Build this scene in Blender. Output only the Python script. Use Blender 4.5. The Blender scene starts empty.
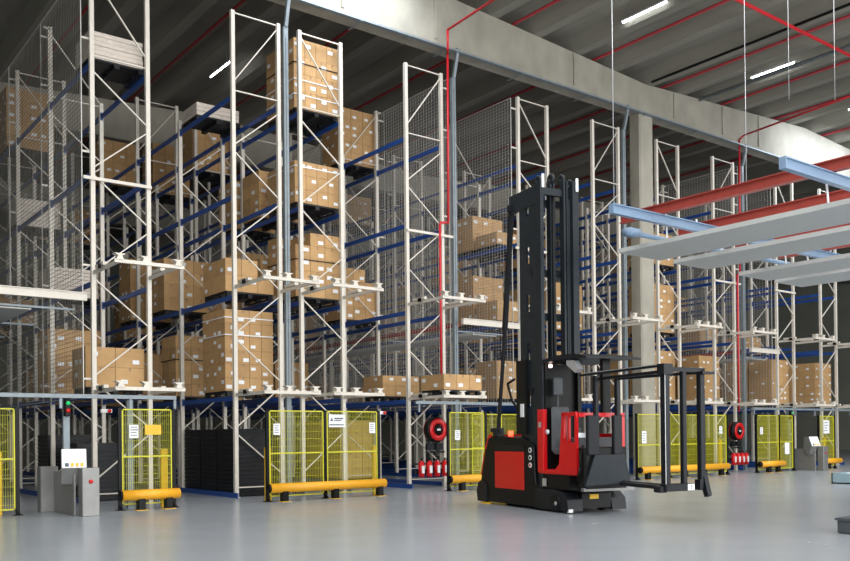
import bpy, math, random
from mathutils import Vector, Matrix
random.seed(7)
S = bpy.context.scene
COL = S.collection
# ------------------------------------------------------------------ camera
F = 894.14; CY = 430.51
cam_d = bpy.data.cameras.new('camera'); cam = bpy.data.objects.new('camera', cam_d); COL.objects.link(cam)
cam_d.sensor_width = 36; cam_d.lens = F/850*36; cam_d.shift_y = (CY-280.5)/850; cam_d.clip_end = 300
yaw, pit, rol = 0.654756, 0.005382, -0.010016
fw = Vector((math.sin(yaw)*math.cos(pit), math.cos(yaw)*math.cos(pit), math.sin(pit)))
rt = Vector((math.cos(yaw), -math.sin(yaw), 0)); up = rt.cross(fw)
r2 = rt*math.cos(rol)+up*math.sin(rol); u2 = -rt*math.sin(rol)+up*math.cos(rol)
M4 = Matrix((r2, u2, -fw)).transposed().to_4x4(); M4.translation = Vector((0, 0, 1.7))
cam.matrix_world = M4; S.camera = cam
# ------------------------------------------------------------------ light and exposure
S.view_settings.view_transform = 'Standard'; S.view_settings.look = 'None'; S.view_settings.gamma = 1
S.view_settings.exposure = 0.15
W = bpy.data.worlds.new('world'); S.world = W; W.use_nodes = True
W.node_tree.nodes['Background'].inputs[0].default_value = (.75, .85, 1, 1); W.node_tree.nodes['Background'].inputs[1].default_value = 0.08
def area(name, loc, rot, sx, sy, e, c):
    l = bpy.data.lights.new(name, 'AREA'); l.shape = 'RECTANGLE'; l.size = sx; l.size_y = sy; l.energy = e; l.color = c
    o = bpy.data.objects.new(name, l); o.location = loc; o.rotation_euler = rot; COL.objects.link(o); return o
area('skylight_daylight', (24, 6, 15.2), (0, 0, 0), 56, 20, 8500, (.98, .98, .97))
area('front_fill', (14, -13.6, 6.5), (math.radians(70), 0, 0), 60, 9, 8200, (1, .98, .95))  # unseen fill added behind the camera for level light on the rack ends
area('rooflight_daylight', (14.6, 21.4, 15.75), (math.radians(25), 0, 0), 5, 1.6, 260, (.86, .92, 1))
area('rooflight_daylight', (42.5, 21.0, 15.9), (math.radians(25), 0, 0), 7, 1.6, 480, (.82, .9, 1))
area('rear_fill', (26, 45, 15.2), (0, 0, 0), 50, 8, 100, (1, .97, .9))  # unseen fill lamp over the rear bays; no skylight is built there
# ------------------------------------------------------------------ materials
def mat(name, c, rough=.5, metal=0, noise=0, scale=4, emis=None, es=1, bump=0, rnd=0, stretch=None):
    m = bpy.data.materials.new(name); m.use_nodes = True; nt = m.node_tree; b = nt.nodes['Principled BSDF']
    b.inputs['Base Color'].default_value = (*c, 1); b.inputs['Roughness'].default_value = rough; b.inputs['Metallic'].default_value = metal
    if emis: b.inputs['Emission Color'].default_value = (*emis, 1); b.inputs['Emission Strength'].default_value = es
    if noise or bump or rnd:
        tc = nt.nodes.new('ShaderNodeTexCoord'); n = nt.nodes.new('ShaderNodeTexNoise'); n.inputs['Scale'].default_value = scale; n.inputs['Detail'].default_value = 5
        mp = nt.nodes.new('ShaderNodeMapping'); mp.inputs['Scale'].default_value = stretch or (1, 1, 1)
        nt.links.new(tc.outputs['Object'], mp.inputs[0]); nt.links.new(mp.outputs[0], n.inputs['Vector'])
        r = nt.nodes.new('ShaderNodeMapRange'); r.inputs['From Min'].default_value = .3; r.inputs['From Max'].default_value = .7
        r.inputs['To Min'].default_value = 1-noise; r.inputs['To Max'].default_value = 1+noise
        nt.links.new(n.outputs['Fac'], r.inputs['Value'])
        fac = r.outputs[0]
        if rnd:
            oi = nt.nodes.new('ShaderNodeObjectInfo'); r3 = nt.nodes.new('ShaderNodeMapRange'); r3.inputs['To Min'].default_value = 1-rnd; r3.inputs['To Max'].default_value = 1+rnd
            nt.links.new(oi.outputs['Random'], r3.inputs['Value'])
            mu = nt.nodes.new('ShaderNodeMath'); mu.operation = 'MULTIPLY'; nt.links.new(fac, mu.inputs[0]); nt.links.new(r3.outputs[0], mu.inputs[1]); fac = mu.outputs[0]
        vm = nt.nodes.new('ShaderNodeVectorMath'); vm.operation = 'SCALE'; vm.inputs[0].default_value = c
        nt.links.new(fac, vm.inputs['Scale']); nt.links.new(vm.outputs[0], b.inputs['Base Color'])
        if bump:
            bp = nt.nodes.new('ShaderNodeBump'); bp.inputs['Strength'].default_value = bump; bp.inputs['Distance'].default_value = .02
            nt.links.new(n.outputs['Fac'], bp.inputs['Height']); nt.links.new(bp.outputs[0], b.inputs['Normal'])
    return m
M = dict(
 cream=mat('cream_painted_steel', (.68, .635, .56), .42, noise=.05, scale=3),
 galv=mat('galvanised_steel', (.22, .26, .285), .45, .2, noise=.12, scale=6),
 blue=mat('blue_painted_steel', (.014, .07, .30), .4, noise=.06),
 paleblue=mat('pale_blue_painted_steel', (.21, .31, .45), .45, noise=.04),
 oxide=mat('red_oxide_painted_steel', (.36, .055, .04), .5, noise=.1),
 redpipe=mat('red_pipe_paint', (.62, .02, .03), .35, noise=.05),
 darkred=mat('dull_red_pipe_paint', (.36, .03, .04), .5, noise=.08),
 yellow=mat('yellow_fence_paint', (.62, .60, .03), .45, noise=.05),
 orange=mat('yellow_orange_plastic', (.85, .40, .015), .4, noise=.05, scale=8),
 yel2=mat('yellow_plastic', (.78, .47, .02), .45, noise=.05),
 black=mat('black_plastic', (.005, .0055, .006), .45, noise=.15),
 blk2=mat('black_pallet_plastic', (.014, .015, .018), .35, noise=.2),
 char=mat('charcoal_painted_steel', (.010, .012, .016), .4, noise=.1),
 mast=mat('dark_mast_steel', (.017, .023, .029), .38, noise=.12, scale=5),
 red=mat('truck_red_paint', (.68, .008, .012), .3, noise=.04),
 grey=mat('grey_fabric', (.10, .11, .12), .7, noise=.1),
 white=mat('white_paper', (.82, .84, .86), .6, noise=.03),
 ink=mat('dark_print', (.10, .11, .13), .6, noise=.05),
 steel=mat('stainless_steel', (.24, .24, .235), .4, .4, noise=.08, scale=5),
 silver=mat('silver_trim', (.6, .62, .65), .3, .6, noise=.05),
 board=mat('pale_grey_board', (.55, .565, .55), .5, noise=.02),
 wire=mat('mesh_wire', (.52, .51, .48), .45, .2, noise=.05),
 wire_shaded=mat('shaded_mesh_wire', (.17, .165, .14), .5, .2, noise=.05),  # same wire as above, with shade put into an olive-dark colour
 wrap=mat('wrapped_goods', (.62, .55, .48), .25, noise=.18, scale=9, stretch=(1, 1, 6)),
 carton=mat('cardboard', (.50, .305, .135), .75, noise=.07, scale=5, rnd=.14),
 tape=mat('carton_tape', (.34, .20, .10), .4, noise=.05),
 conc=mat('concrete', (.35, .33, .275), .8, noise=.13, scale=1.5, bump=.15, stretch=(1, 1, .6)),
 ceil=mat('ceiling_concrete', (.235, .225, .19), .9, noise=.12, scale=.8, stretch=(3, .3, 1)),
 wall=mat('wall_panel', (.30, .31, .26), .8, noise=.08, scale=.7),
 pail=mat('pale_blue_plastic', (.30, .42, .48), .5, noise=.05),
 bin=mat('grey_plastic', (.07, .08, .09), .5, noise=.08),
 lamp=mat('lamp_tube', (1, 1, 1), .5, emis=(.93, .97, 1), es=15),
 beacon=mat('red_beacon', (1, .1, .05), .3, emis=(1, .05, .02), es=5),
 whitelamp=mat('work_light', (1, 1, 1), .3, emis=(1, .75, .65), es=3),
 green=mat('green_signal', (.0, .4, .1), .3, emis=(.02, .7, .2), es=.35),
 redsig=mat('red_signal', (.5, .0, .0), .3, emis=(.8, .02, .02), es=.15),
 glow_pane=mat('added_glow_pane', (.8, .85, .9), .2, emis=(.9, .95, 1), es=1.5),  # glow for the added glazing behind the camera
)
for k_ in ('black', 'char', 'mast', 'blk2'): M[k_].node_tree.nodes['Principled BSDF'].inputs['Specular IOR Level'].default_value = .22
# floor: polished grey resin
fm = mat('polished_resin_floor', (.33, .36, .395), .2, noise=.03, scale=.5)
nt = fm.node_tree; b = nt.nodes['Principled BSDF']
n = nt.nodes.new('ShaderNodeTexNoise'); n.inputs['Scale'].default_value = .9; n.inputs['Detail'].default_value = 6
tc = nt.nodes.new('ShaderNodeTexCoord'); nt.links.new(tc.outputs['Object'], n.inputs['Vector'])
mr = nt.nodes.new('ShaderNodeMapRange'); mr.inputs['To Min'].default_value = .2; mr.inputs['To Max'].default_value = .3
nt.links.new(n.outputs['Fac'], mr.inputs['Value']); nt.links.new(mr.outputs[0], b.inputs['Roughness'])
M['floor'] = fm
# ------------------------------------------------------------------ mesh helpers
class MB:
    def __init__(s): s.v = []; s.f = []; s.m = []; s.mi = 0
    def _add(s, vs, fs):
        k = len(s.v); s.v += [tuple(v) for v in vs]; s.f += [tuple(i+k for i in f) for f in fs]; s.m += [s.mi]*len(fs)
    def box(s, x0, y0, z0, x1, y1, z1):
        s._add([(x0,y0,z0),(x1,y0,z0),(x1,y1,z0),(x0,y1,z0),(x0,y0,z1),(x1,y0,z1),(x1,y1,z1),(x0,y1,z1)],
               [(0,3,2,1),(4,5,6,7),(0,1,5,4),(1,2,6,5),(2,3,7,6),(3,0,4,7)]); return s
    def bev(s, x0, y0, z0, x1, y1, z1, r):   # box with all vertical edges and rims chamfered
        ring = lambda a, z: [(x0+r,y0+a,z),(x1-r,y0+a,z),(x1-a,y0+r,z),(x1-a,y1-r,z),(x1-r,y1-a,z),(x0+r,y1-a,z),(x0+a,y1-r,z),(x0+a,y0+r,z)]
        rs = [ring(r*.6, z0), ring(0, z0+r*.6), ring(0, z1-r*.6), ring(r*.6, z1)]
        fs = [tuple(range(7, -1, -1)), tuple(range(24, 32))]
        for k in range(3):
            for i in range(8): j = (i+1) % 8; fs.append((k*8+i, k*8+j, k*8+8+j, k*8+8+i))
        s._add(sum(rs, []), fs); return s
    def bar(s, p, q, w, h, upv=(0, 0, 1)):
        p = Vector(p); q = Vector(q); d = (q-p).normalized(); u = Vector(upv)
        if abs(d.dot(u)) > .98: u = Vector((0, 1, 0))
        a = d.cross(u).normalized(); c = a.cross(d); a *= w/2; c *= h/2
        s._add([p-a-c, p+a-c, p+a+c, p-a+c, q-a-c, q+a-c, q+a+c, q-a+c],
               [(0,1,2,3),(7,6,5,4),(0,4,5,1),(1,5,6,2),(2,6,7,3),(3,7,4,0)]); return s
    def tube(s, p, q, r, n=10, r2=None):
        p = Vector(p); q = Vector(q); d = (q-p).normalized(); u = Vector((0, 0, 1)) if abs(d.z) < .9 else Vector((1, 0, 0))
        a = d.cross(u).normalized(); c = a.cross(d); r2 = r if r2 is None else r2
        vs = [p+(a*math.cos(t)+c*math.sin(t))*r for t in [2*math.pi*i/n for i in range(n)]]+[q+(a*math.cos(t)+c*math.sin(t))*r2 for t in [2*math.pi*i/n for i in range(n)]]
        fs = [tuple(range(n-1, -1, -1)), tuple(range(n, 2*n))]+[(i, (i+1) % n, n+(i+1) % n, n+i) for i in range(n)]
        s._add(vs, fs); return s
    def path(s, pts, r, n=8):
        for a, b_ in zip(pts, pts[1:]): s.tube(a, b_, r, n)
        return s
    def ring(s, c, ax, r0, r1, w, n=28):     # flat annulus of width w along axis ax
        c = Vector(c); ax = Vector(ax).normalized(); u = Vector((0, 0, 1)) if abs(ax.z) < .9 else Vector((1, 0, 0))
        a = ax.cross(u).normalized(); e = a.cross(ax); vs = []
        for i in range(n):
            t = 2*math.pi*i/n; d = a*math.cos(t)+e*math.sin(t)
            vs += [c+d*r0-ax*w/2, c+d*r1-ax*w/2, c+d*r1+ax*w/2, c+d*r0+ax*w/2]
        fs = []
        for i in range(n):
            j = (i+1) % n
            for k in range(4): l = (k+1) % 4; fs.append((i*4+k, i*4+l, j*4+l, j*4+k))
        s._add(vs, fs); return s
    def prism(s, poly, axis, a0, a1):        # polygon in the other two axes, extruded along axis
        def pt(u, v, a): return (a, u, v) if axis == 0 else ((u, a, v) if axis == 1 else (u, v, a))
        n = len(poly); vs = [pt(u, v, a0) for u, v in poly]+[pt(u, v, a1) for u, v in poly]
        s._add(vs, [tuple(range(n)), tuple(range(2*n-1, n-1, -1))]+[(i, n+i, n+(i+1) % n, (i+1) % n) for i in range(n)]); return s
    def mesh(s, name, mats):
        me = bpy.data.meshes.new(name); me.from_pydata(s.v, [], s.f)
        for m in (mats if isinstance(mats, (list, tuple)) else [mats]): me.materials.append(m)
        if any(s.m): me.polygons.foreach_set('material_index', s.m)
        me.update()
        import bmesh
        bm = bmesh.new(); bm.from_mesh(me); bmesh.ops.recalc_face_normals(bm, faces=bm.faces); bm.to_mesh(me); bm.free()
        return me
    def build(s, name, mats, parent=None, loc=None, rotz=0):
        return put(name, s.mesh(name, mats), parent, loc, rotz)
def put(name, me, parent=None, loc=None, rotz=0):
    o = bpy.data.objects.new(name, me); COL.objects.link(o)
    if parent is not None: o.parent = parent
    if loc is not None: o.location = loc
    if rotz: o.rotation_euler = (0, 0, rotz)
    return o
def smooth(o):
    for p in o.data.polygons: p.use_smooth = True
    return o
def tag(o, label, cat, group=None, kind=None):
    o['label'] = label; o['category'] = cat
    if group: o['group'] = group
    if kind: o['kind'] = kind
    return o
def thing(name, label, cat, loc=(0, 0, 0), rotz=0, group=None):
    return tag(put(name, None, None, loc, rotz), label, cat, group)
def struct(o): o['kind'] = 'structure'; return o
def copy_tree(o, parent=None):
    c = o.copy(); COL.objects.link(c)
    if parent is not None: c.parent = parent
    for ch in list(o.children): copy_tree(ch, c)
    return c
def text_mesh(body, size):
    cu = bpy.data.curves.new('t', 'FONT'); cu.body = body; cu.size = size; cu.align_x = 'CENTER'; cu.align_y = 'CENTER'; cu.extrude = .002
    o = bpy.data.objects.new('t', cu); COL.objects.link(o)
    me = bpy.data.meshes.new_from_object(o); bpy.data.objects.remove(o); me.materials.clear(); me.materials.append(M['ink']); return me
# ------------------------------------------------------------------ the hall
XL, XR, YN, YF = -16, 78, -15, 66
def zr(x):                                   # underside of the roof ribs: a low gable between column lines
    d = abs(((x-29.05+12) % 24)-12); return 15.72+.055*d
struct(MB().box(XL, YN, -.3, XR, YF, 0).build('floor', M['floor']))
struct(MB().box(XL-.3, YF, 0, XR+.3, YF+.3, 17.6).build('wall_far', M['wall']))
struct(MB().box(XL-.3, YN, 0, XL, YF, 17.6).build('wall_left', M['wall']))
struct(MB().box(XR, YN, 0, XR+.3, YF, 17.6).build('wall_right', M['wall']))
wb = MB(); wb.box(XL-.3, YN-.3, 0, XR+.3, YN, 2); wb.box(XL-.3, YN-.3, 11, XR+.3, YN, 17.6); wb.box(XL-.3, YN-.3, 2, -16, YN, 11); wb.box(44, YN-.3, 2, XR+.3, YN, 11)
struct(wb.build('wall_near', M['wall']))
wf = MB()
for i in range(13): wf.box(-16+i*5-.08, YN-.2, 2, -16+i*5+.08, YN, 11)
wf.box(-16, YN-.2, 6.4, 44, YN, 6.6)
w1 = struct(wf.build('added_window_1', M['galv'])); MB().box(-16, YN-.12, 2, 44, YN-.1, 11).build('pane', M['glow_pane'], w1)  # unseen glazing added to go with the front fill; its pane glows
cb = MB(); xs = [XL, -7, 5.05, 17.05, 29.05, 41.05, 53.05, 65.05, XR]
for a, c in zip(xs, xs[1:]): cb.prism([(a, zr(a)+.55), (c, zr(c)+.55), (c, zr(c)+.75), (a, zr(a)+.75)], 1, YN, YF)
x = 25.05-2.1*19
while x < XR:
    z = zr(x)
    cb.prism([(x-.2, z+.02), (x+.2, z+.02), (x+.5, z+.62), (x-.5, z+.62)], 1, YN, YF)
    x += 2.1
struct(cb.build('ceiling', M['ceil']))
for i, y in enumerate((-1.0, 23.0, 38.3, 53.5)):
    g = MB()
    for a, c in zip(xs, xs[1:]): g.prism([(a, 14.55), (c, 14.55), (c, zr(c)+.02), (a, zr(a)+.02)], 1, y, y+.57)
    if i == 1:
        for xx in (14.6, 18.2, 24.8, 30.8, 34.2, 37.0): g.box(xx, y-.05, 14.75, xx+.09, y+.01, zr(xx)-.05)
    struct(g.build('trim_%d' % (i+1), M['conc']))
col = MB(); col.prism([(28.70, 23.0), (29.42, 23.0), (29.48, 23.06), (29.48, 23.51), (29.42, 23.57), (28.70, 23.57), (28.64, 23.51), (28.64, 23.06)], 2, 0, 14.55)
struct(col.build('trim_5', M['conc']))
for k, xx in enumerate((5.05, 29.05, 53.05)):
    for y in (38.3, 53.5):
        if xx == 5.05 and y < 30: continue
        struct(MB().box(xx-.4, y, 0, xx+.4, y+.57, 14.55).build('trim_%d' % (6+k*2+int(y > 50)), M['conc']))
# ------------------------------------------------------------------ racks
LV = [2.88, 5.75, 8.57, 11.40]
ZT = 13.76
PITCH = 3.81; Y0 = 23.22
ORD = dict(Z='leftmost', A='second from left', B='third from left', C='fourth from left', D='fifth from left', E='sixth from left', F='seventh from left', G='eighth from left', H='ninth from left', I='tenth from left')
RC = {'Z': (7.20, 8.65, 1, 'L', 7), 'A': (11.11, 12.55, 0, '', 7), 'B': (13.26, 14.69, 1, '', 7), 'C': (17.17, 18.63, 0, 'R', 7), 'D': (22.15, 23.6, 1, 'L', 7),
 'E': (26.07, 27.55, 0, '', 7), 'F': (29.94, 31.34, 1, '', 7), 'G': (33.80, 35.30, 0, 'R', 7), 'H': (38.73, 40.18, 1, 'L', 7), 'I': (42.68, 44.15, 0, '', 7), 'Y': (2.25, 3.68, 0, 'R', 7)}
RK = {k: (v[0]-.055, v[1]+.055)+v[2:] for k, v in RC.items()}   # x0, x1, mirrored bracing, side with tall mesh posts, bays
pw = .105
def post_mesh(h):
    m = MB(); t = .055   # open channel section with lips, plus base plate
    m.box(-t, -.05, 0, t, .012, h); m.box(-t, .012, 0, -t+.02, .06, h); m.box(t-.02, .012, 0, t, .06, h)
    m.box(-.09, -.09, 0, .09, .09, .012); return m.mesh('upright_post', M['cream'])
PM = {h: post_mesh(h) for h in (11.72, 13.62, ZT)}
def brace_mesh(w, full, mir):
    m = MB(); a, c = (.05, w-.05)
    L, R = (c, a) if mir else (a, c)
    r = .018
    def d(xa, za, xb, zb): m.bar((xa, 0, za), (xb, 0, zb), .03, .045, (0, 1, 0))
    if full:
        zt = ZT if full == 2 else 13.62
        d(L, zt-.06, R, zt-.06); d(L, 11.5, R, 11.5); d(R, zt-.12, L, 11.72)
    else: d(L, 11.62, R, 11.62)
    d(L, .28, R, .28)
    zs = [11.2]; side = 1
    while zs[-1] > 1.8: zs.append(zs[-1]-1.33)
    for i in range(len(zs)-1):
        xa, xb = (R, L) if i % 2 == 0 else (L, R)
        d(xa, zs[i]-.07, xb, zs[i+1]+.07)
    return m.mesh('frame_bracing', M['cream'])
BMc = {}
def beam_mesh(L):
    m = MB(); m.box(-.025, 0, -.13, .025, L, 0); m.box(-.035, 0, -.17, .035, .09, .05); m.box(-.035, L-.09, -.17, .035, L, .05)
    return m.mesh('beam', M['blue'])
BEAM = beam_mesh(PITCH)
def rack(k):
    x0, x1, mir, side, nb = RK[k]; w = x1-x0
    lab = {'Y': 'cream and blue pallet rack row beyond the left edge'}.get(k, 'cream and blue pallet rack row, %s, end facing the hall' % ORD.get(k, ''))
    t = thing('pallet_rack', lab, 'rack', (x0, Y0, 0))
    for i in range(nb+1):
        y = i*PITCH; fr = put('upright_frame', None, t, (0, y, 0))
        for s in ('L', 'R'):
            h = ZT if i == 0 else (13.62 if (s == side or i % 2 == 0) else 11.72)
            put('upright_post', PM[h], fr, ((.055 if s == 'L' else w-.055), 0, 0))
        tall = 2 if i == 0 else int(i % 2 == 0); key = (round(w, 2), tall, mir)
        if key not in BMc: BMc[key] = brace_mesh(w, tall, mir)
        put('frame_bracing', BMc[key], fr, (0, .0, 0))
        if i % 2 == 1 and side:    # strut that stiffens the tall mesh post
            px = .055 if side == 'L' else w-.055; ox = w-.055 if side == 'L' else .055
            sg = -1 if side == 'L' else 1
            MB().bar((px, 0, 13.45), (ox, 0, 11.66), .03, .045, (0, 1, 0)).bar((px, 0, 13.55), (px+sg*.18, 0, 13.58), .05, .1, (0, 1, 0)).build('strut', M['cream'], fr)
    for lv in LV:
        for i in range(nb):
            for px in (.055, w-.055): put('beam', BEAM, t, (px, i*PITCH, lv-.02))
    for px in (-.045, w+.045): MB().box(px-.02, -.3, 0, px+.02, nb*PITCH, .14).build('guide_rail', M['blue'], t)
    if side: MB().bar((-.2 if side == 'L' else 0, -.09, 8.33), (w if side == 'L' else w+.33, -.09, 8.33), .05, .08).build('cross_rail', M['cream'], t)
    return t
racks = {k: rack(k) for k in RK}
# cream transfer stations bracketed to the rack ends
def station(k, z):
    x0, x1 = RK[k][:2]; w = x1-x0; yb, yf = Y0-.06, 21.3
    st = put('transfer_station', None, racks[k], (0, 0, 0))
    m = MB(); L = yb-yf; oy = -.06
    for px in (.055, w-.055): m.bar((px, oy, z-.01), (px, oy-L, z-.01), .06, .09)
    m.box(-.05, oy-L-.04, z-.05, w+.12, oy-L+.04, z+.035)
    m.build('support_arms', M['cream'], st)
    for px, py in ((.02, -L), (w*.42, -L+.03), (w-.1, -L)): MB().prism([(px-.03, z+.02), (px+.15, z+.02), (px+.11, z+.12), (px+.2, z+.17), (px-.08, z+.17), (px+.01, z+.12)], 1, oy+py-.06, oy+py+.14).build('pallet_locator', M['cream'], st)
    for px in (.05, w-.05): MB().box(px-.06, oy-.9, z+.05, px+.06, oy-.3, z+.13).build('pallet_locator', M['cream'], st)
    MB().box(-.04, oy-.75, z-.01, -.0, oy-.6, z+.1).build('sensor', M['black'], st)
for k in 'ZABCDEFGHI':
    station(k, 2.9); station(k, 5.94)
# tall wire mesh behind the racks that face the walkways
def screen(x, label, y1=50, wm='wire'):
    t = MB(); ya, z0, z1 = Y0+.05, 2.75, 13.68
    r = .0042
    y = ya
    while y < y1: t.box(x-r, y-r, z0, x+r, y+r, z1); y += .15
    z = z0
    while z < z1: t.box(x+r, ya, z-r, x+3*r, y1, z+r); z += .115
    o = t.build('mesh_screen', M[wm]); tag(o, label, 'mesh screen')
    f = MB()
    for zz in (z0, z1): f.box(x-.012, ya, zz-.012, x+.012, y1, zz+.012)
    f.box(x-.012, ya-.012, z0, x+.012, ya+.012, z1)
    for i in range(1, 8):
        if ya+i*PITCH < y1: f.box(x-.01, Y0+i*PITCH-.01, z0, x+.01, Y0+i*PITCH+.01, z1)
    f.build('edge_frame', M['wire'], o)
    xr = min((v for k in RK for v in RK[k][:2]), key=lambda v: abs(v-x))
    for i in range(7):
        for z in (3.2, 6.1, 9.0, 11.9, 13.3): MB().box(min(x, xr+.003), ya+i*PITCH-.02, z, max(x, xr-.003), ya+i*PITCH+.02, z+.05).build('standoff', M['cream'], o)
    return o
screen(6.95, 'tall wire mesh screen at the left edge, behind the leftmost rack', 50, 'wire_shaded')
screen(18.98, 'tall wire mesh behind the rack with the red hose reel, left of truck')
screen(21.85, 'tall wire mesh just left of the lift truck mast')
screen(35.75, 'far wire mesh right of the second red riser pipe')
screen(38.40, 'rightmost wire mesh screen behind the pale hanging boards')
# galvanised uprights with a kinked brace to the girder
for x, lab in ((12.76, 'galvanised tie post against the second rack end, under the girder'), (19.12, 'galvanised tie post beside the left red riser pipe'),
               (27.82, 'galvanised tie post left of the concrete column'), (35.95, 'galvanised tie post beside the far red riser pipe')):
    t = thing('tie_post', lab, 'post', (x, 23.2, 0))
    m = MB(); m.box(-.075, -.08, 0, .075, -.05, ZT-.05); m.box(-.075, -.05, 0, -.05, .05, ZT-.05); m.box(.05, -.05, 0, .075, .05, ZT-.05)
    m.build('post', M['galv'], t)
    MB().bar((0, -.07, ZT-.05), (0, -.3, 14.62), .1, .1).build('brace', M['galv'], t)
    m = MB()
    m.box(-.012, -.084, 3.1, .0, -.0805, 13.4); m.build('slot_row', M['char'], t)
# column mounted cable tray along the girder
t = thing('cable_tray', 'long galvanised cable tray along the lower edge of the concrete girder', 'cable tray', (0, 0, 0))
m = MB(); m.box(4, 22.84, 14.47, 60, 22.99, 14.485); m.box(4, 22.83, 14.47, 60, 22.845, 14.53)
m.build('tray', M['galv'], t)
xx = 5
while xx < 60: MB().box(xx, 22.82, 14.43, xx+.06, 23.57, 14.445).build('bracket', M['galv'], t); xx += 3.4
# ------------------------------------------------------------------ ceiling services
for i, x in enumerate((5.1, 9.3, 13.5, 17.7, 21.9, 26.1, 30.3, 34.5, 38.7, 42.9, 47.1)):
    z = zr(x)-.12
    o = smooth(MB().tube((x, -4, z+.28), (x, 62, z+.28), .055, 10).build('sprinkler_pipe', M['darkred']))
    where = ['leftmost', 'second', 'third', 'fourth', 'fifth', 'sixth', 'seventh', 'eighth', 'ninth', 'tenth', 'rightmost'][i]
    tag(o, 'red sprinkler pipe under the roof, %s from the left' % where if i not in (0, 10) else 'red sprinkler pipe under the roof, %s' % where, 'pipe', 'roof sprinkler pipes')
def rp(name, pts, r, label, m='redpipe'):
    o = smooth(MB().path(pts, r, 10).build(name, M[m])); return tag(o, label, 'pipe')
rp('riser_pipe', [(18.5, 16, 15.3), (18.45, 22.6, 14.95), (18.45, 22.6, 14.4), (18.72, 22.95, 14.35), (18.72, 23.0, 8.75), (18.32, 22.9, 8.68), (18.28, 22.9, 8.6), (18.28, 22.9, 3.4)], .04, 'bright red riser pipe down the rack end left of the truck')
rp('riser_pipe', [(35.3, 14, 15.3), (35.25, 22.6, 14.8), (35.45, 22.95, 14.75), (35.45, 23.0, 8.75), (35.1, 22.9, 8.65), (35.1, 22.9, 2.6)], .04, 'far bright red riser pipe at right, down to the small hose reel')
rp('feed_pipe', [(10, 16.36, 15.45), (44, 16.36, 15.45)], .06, 'bright red cross pipe under the roof at top right')
rp('feed_pipe', [(31.9, 22.5, 15.6), (31.9, 4, 15.6)], .075, 'grey service duct under the roof between lamps at top right', 'galv')
rp('feed_pipe', [(28.8, 22.5, 15.62), (28.8, 4, 15.62)], .05, 'black cable tray under the roof at top right', 'black')
LMP = []
def lamp(x, y, label):
    z = zr(x)+.12
    t = thing('ceiling_lamp', label, 'lamp', (x, y, z), 0, 'strip lamps under the roof')
    MB().box(-.04, -.95, .026, .04, .95, .08).build('housing', M['white'], t)
    smooth(MB().tube((0, -.92, .0), (0, .92, .0), .026, 8).build('tube', M['lamp'], t))
    m = MB(); m.box(-.01, -.6, .1, .01, -.58, .5); m.box(-.01, .58, .1, .01, .6, .5); m.build('hanger', M['galv'], t)
lamp(24.63, 19.55, 'long strip lamp under the roof, above the girder at top centre')
lamp(32.60, 19.60, 'long strip lamp under the roof at top right, beside the duct')
lamp(40.6, 19.70, 'strip lamp under the roof cut by the right edge')
lamp(15.35, 33.2, 'strip lamp under the roof between the second and leftmost rack')
lamp(8.5, 46, 'strip lamp under the dark rear roof, at far left behind the mesh')
# thin hanging wires
for x, y, z0, lab in ((13.28, 11.3, 6.09, 'thin hanging wire holding the left end of the pale blue beam'), (18.8, 12.0, 6.3, 'thin vertical wire from the roof crossing the girder, right of centre'),
                   (24.14, 14.0, 11.3, 'thin vertical wire second from right'), (26.74, 14.0, 11.86, 'thin vertical wire from the roof nearest the right edge')):
    tag(smooth(MB().tube((x, y, z0), (x, y, zr(x)+.3), .009, 6).build('hanging_wire', M['silver'])), lab, 'wire')
# ------------------------------------------------------------------ overhead rig at right
for y, lab in ((11.33, 'pale blue overhead beam, rear one, its left end beside the concrete column'), (7.8, 'pale blue overhead beam, front one, near the right edge')):
    t = thing('overhead_beam', lab, 'beam', (13.25, y, 5.9))
    m = MB(); m.box(0, -.06, .17, 30, .06, .19); m.box(0, -.06, 0, 30, .06, .02); m.box(0, -.02, .02, 30, .0, .17); m.build('girder', M['paleblue'], t)
    MB().box(-.02, -.06, 0, .0, .06, .19).build('end_plate', M['paleblue'], t)
for i, x in enumerate((14.75, 16.75, 19.08, 21.0)):
    lab = 'red oxide steel rail resting on the pale blue beams, %s from left' % ('first', 'second', 'third', 'fourth')[i]
    ya = (12.35, 12.4, 12.5, 12.5)[i]
    m = MB(); m.box(x-.07, 1, 6.10, x+.07, ya, 6.12); m.box(x-.07, 1, 6.28, x+.07, ya, 6.30); m.box(x-.012, 1, 6.12, x+.012, ya, 6.28)
    tag(m.build('steel_rail', M['oxide']), lab, 'rail', 'red rails over the hall')
BD = [(14.92, 12.6, 1.42), (16.88, 12.65, 1.3), (19.52, 12.7, 1.3), (21.2, 12.75, 1.3)]
for i, (x, ya, w) in enumerate(BD):
    t = thing('hanging_board', 'long pale grey board hanging overhead at right, %s' % ('the highest and nearest', 'second from the top', 'third from the top', 'the lowest and farthest')[i], 'board', (x, 0, 5.55), 0, 'pale hanging boards')
    m = MB(); m.box(0, 1, 0, w, ya, .03); m.box(0, 1, .03, .03, ya, .09); m.box(w-.03, 1, .03, w, ya, .09); m.build('panel', M['board'], t)
    m = MB()
    for y in (ya-1.2, ya-4.6, ya-8):
        m.bar((.1, y, .04), (.2, y+.1, .68), .03, .03); m.bar((w-.1, y, .04), (w-.2, y+.1, .68), .03, .03)
    m.build('hanger', M['white'], t)
tag(smooth(MB().tube((14.6, 11.9, 5.8), (27, 11.9, 5.8), .05, 10).box(14.35, 11.8, 5.73, 14.7, 12.0, 5.88).build('support_tube', M['paleblue'])), 'pale tube crossing under the rear blue beam with a small motor end', 'tube')
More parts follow.
